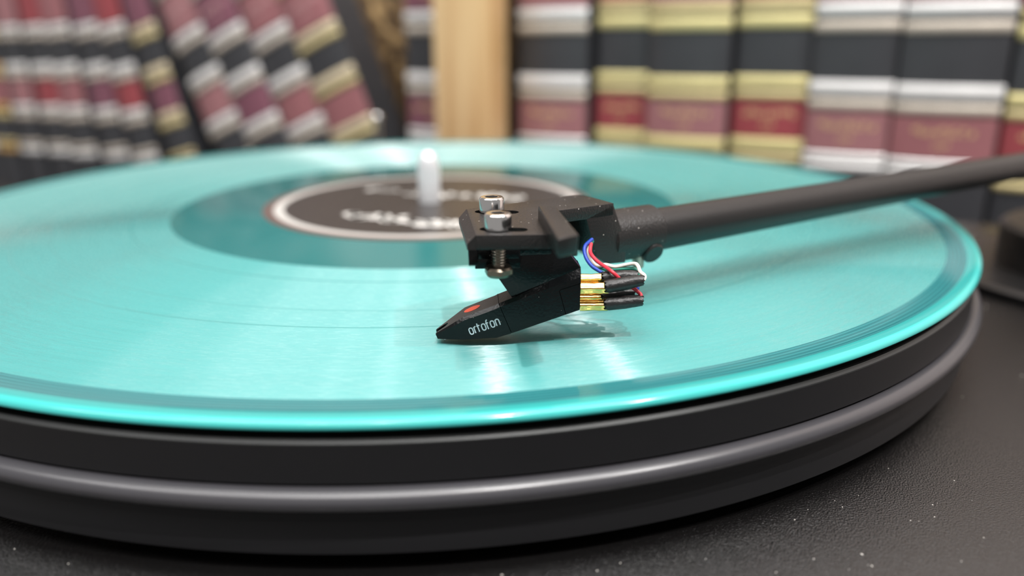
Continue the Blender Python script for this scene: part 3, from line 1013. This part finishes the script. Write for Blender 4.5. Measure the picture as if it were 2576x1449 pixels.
right = [(-96.0, 44.6, 's', 'black book with silver bands directly beside the pine post', 0, 0, 0, 0),
         (-47.4, 31.8, 'g', 'narrow black book with gold bands set back beside a dark gap', 0, 5, 1, 0.5),
         (-13.6, 44.6, 'g', 'broad pale-rose labelled book with gold bands behind the cartridge', 0, -2, 0, -1.0),
         (33.4, 38.2, 'g', 'gold-banded book with crimson label next to the silver-banded pair', 0, 2, 1, 0.0),
         (72.4, 39.4, 's', 'silver-banded book with rose label above the middle of the tonearm tube', 0, -1, 0, 0),
         (113.0, 45.6, 's', 'widest silver-banded book, with clear gilt letters above the tonearm', 0, -2, 3, -0.8),
         (160.6, 40.0, 'g', 'gold-banded book at the end of the row nearest the tonearm base', 0, 0, 1, -6.0)]
for x0, w, stl, lb, lean, dep, rd, dz in right:
    make_book(x0, w, stl, lb, lean, dep, rd, dz)
make_book(-179.8, 40.0, 's', 'upright silver-banded book partly hidden behind the pine post', 0, 3, 2, 0)

# four books leaning to the left
x = -217.7
lean = 22.5
lw = [(40.0, 'c', 'leaning book with its marbled cover showing, last of the four leaning ones', 3), (38.4, 's', 'leaning silver-banded book next to the one showing its marbled cover', 3),
      (37.6, 's', 'third leaning silver-banded book counted from the pine post', 2), (36.8, 's', 'leaning book beside the dark wedge-shaped gap, farthest from the pine post', 0)]
for i, (w, stl, lb, rd) in enumerate(lw):
    if i:
        x -= (w + 0.5) / math.cos(math.radians(lean))
    make_book(x, w, stl, lb, lean, 2 * (i % 2), rd, -2.0, txt=M_FADED, far=True, group='books leaning together left of the post')
# left group: each rests against the top of its neighbour, ever more upright
xl = [(29.0, 'c', 15.0, 'slanting book with magenta label at the edge of the wedge-shaped gap', 2, 0),
      (30.0, 's', 10.5, 'slightly slanting book with bright crimson label, second from the wedge-shaped gap', 1, 0),
      (31.0, 's', 8.0, 'slightly slanting book with dull plum label, third from the wedge-shaped gap', 2, 2),
      (32.0, 's', 6.0, 'almost upright silver-banded book, fourth from the wedge-shaped gap', 3, 0),
      (31.5, 's', 4.0, 'upright silver-banded book, fifth from the wedge-shaped gap', 1, 3),
      (31.0, 's', 2.5, 'upright silver-banded book next to the orange-banded one', 0, 1),
      (31.0, 'o', 1.2, 'upright book with orange-gold bands near the end of the far row', 3, 0),
      (32.0, 's', 0.0, 'outermost upright book at the far end of the row', 2, 2)]
HL = 205.0
px = lean_prev = None
for w, stl, ln, lb, rd, dp in xl:
    l_ = math.radians(ln)
    if px is None:
        x0 = -217.7 - (38.9 + 38.1 + 37.3) / math.cos(math.radians(lean)) - (29 * math.sin(l_) + HL * math.cos(l_)) * math.tan(math.radians(lean)) - 29 * math.cos(l_) + HL * math.sin(l_) - 1.0
    else:
        cz = w * math.sin(l_) + HL * math.cos(l_)
        x0 = px - cz * math.tan(lean_prev) - w * math.cos(l_) + HL * math.sin(l_) - 0.8
    make_book(x0, w, stl, lb, ln, dp, rd, 0, Hh=HL, txt=None, far=True, group='upright books at the far end of the row')
    px, lean_prev = x0, l_

# ================================================================== ceiling with added light panels, unseen above the frame, for overhead and front light
CEIL = 1750.0
slab('ceiling', M_WALL, MB().box(-1400, 1400, -2000, 470, CEIL + 12, CEIL + 40, T))
for cx, cy, where in ((-350, -250, 'nearest the book wall'), (520, 60, 'over the tonearm side'), (150, -1200, 'behind the photographer'), (-900, -1300, 'in the far corner of the ceiling')):
    cl = empty('added_ceiling_light', W(*T(cx, cy, CEIL)), Matrix.Rotation(PHI, 3, 'Z'))
    tag(cl, 'added white fill light panel %s, unseen above the picture' % where, 'ceiling light', 'added ceiling light panels')
    part('fill_panel_frame', MB().box(cx - 620, cx + 620, cy - 320, cy + 320, CEIL + 2, CEIL + 11.5, T), M_LABELRING, cl)
    ld = bpy.data.lights.new('fill_panel_lamp', 'AREA')
    ld.shape = 'RECTANGLE'; ld.size = 1.2; ld.size_y = 0.6
    ld.energy = PANEL_POWER
    ld.color = (1.0, 0.985, 0.975)
    lo_ = bpy.data.objects.new('fill_panel_lamp', ld)
    COL.objects.link(lo_)
    lo_.parent = cl

# ================================================================== ceiling track with spotlights (above the frame)
TRK_Y, TRK_Z = -700.0, 1300.0
tr = empty('light_track', W(0, TRK_Y, TRK_Z + 90))
tag(tr, 'black ceiling light track carrying spotlights high above and in front of the turntable', 'light track')
part('track_rail', MB().box(-900, 1150, TRK_Y - 17, TRK_Y + 17, TRK_Z + 90, TRK_Z + 112), M_LAMPBODY, tr)
for bx_ in (-600, 750):
    part('drop_rod', MB().cyl((bx_, TRK_Y, TRK_Z + 111), (bx_, TRK_Y, CEIL + 12.5), 5, 5, 16), M_LAMPBODY, tr)
for sx_, dim in ((-415, 0.08), (-195, 0.14), (235, 1.0), (815, 1.0)):
    sp = part('spot_housing', MB().lathe([(0, TRK_Z + 89.5), (12, TRK_Z + 89.5), (12, TRK_Z + 70), (34, TRK_Z + 66), (36, TRK_Z - 12), (33, TRK_Z - 12), (31, TRK_Z + 4), (0, TRK_Z + 4)], 32, lambda a, b_, c, s=sx_: Vector((s + a, TRK_Y + b_, c)), closed=False), M_LAMPBODY, tr)
    ld = bpy.data.lights.new('spot_lamp', 'AREA')
    ld.shape = 'DISK'
    ld.size = 0.034
    ld.energy = SPOT_POWER * dim
    ld.color = (1.0, 0.975, 0.95)
    lo_ = bpy.data.objects.new('spot_lamp', ld)
    COL.objects.link(lo_)
    lo_.parent = tr
    lo_.location = ROOT_INV[tr.name] @ W(sx_, TRK_Y, TRK_Z + 2)
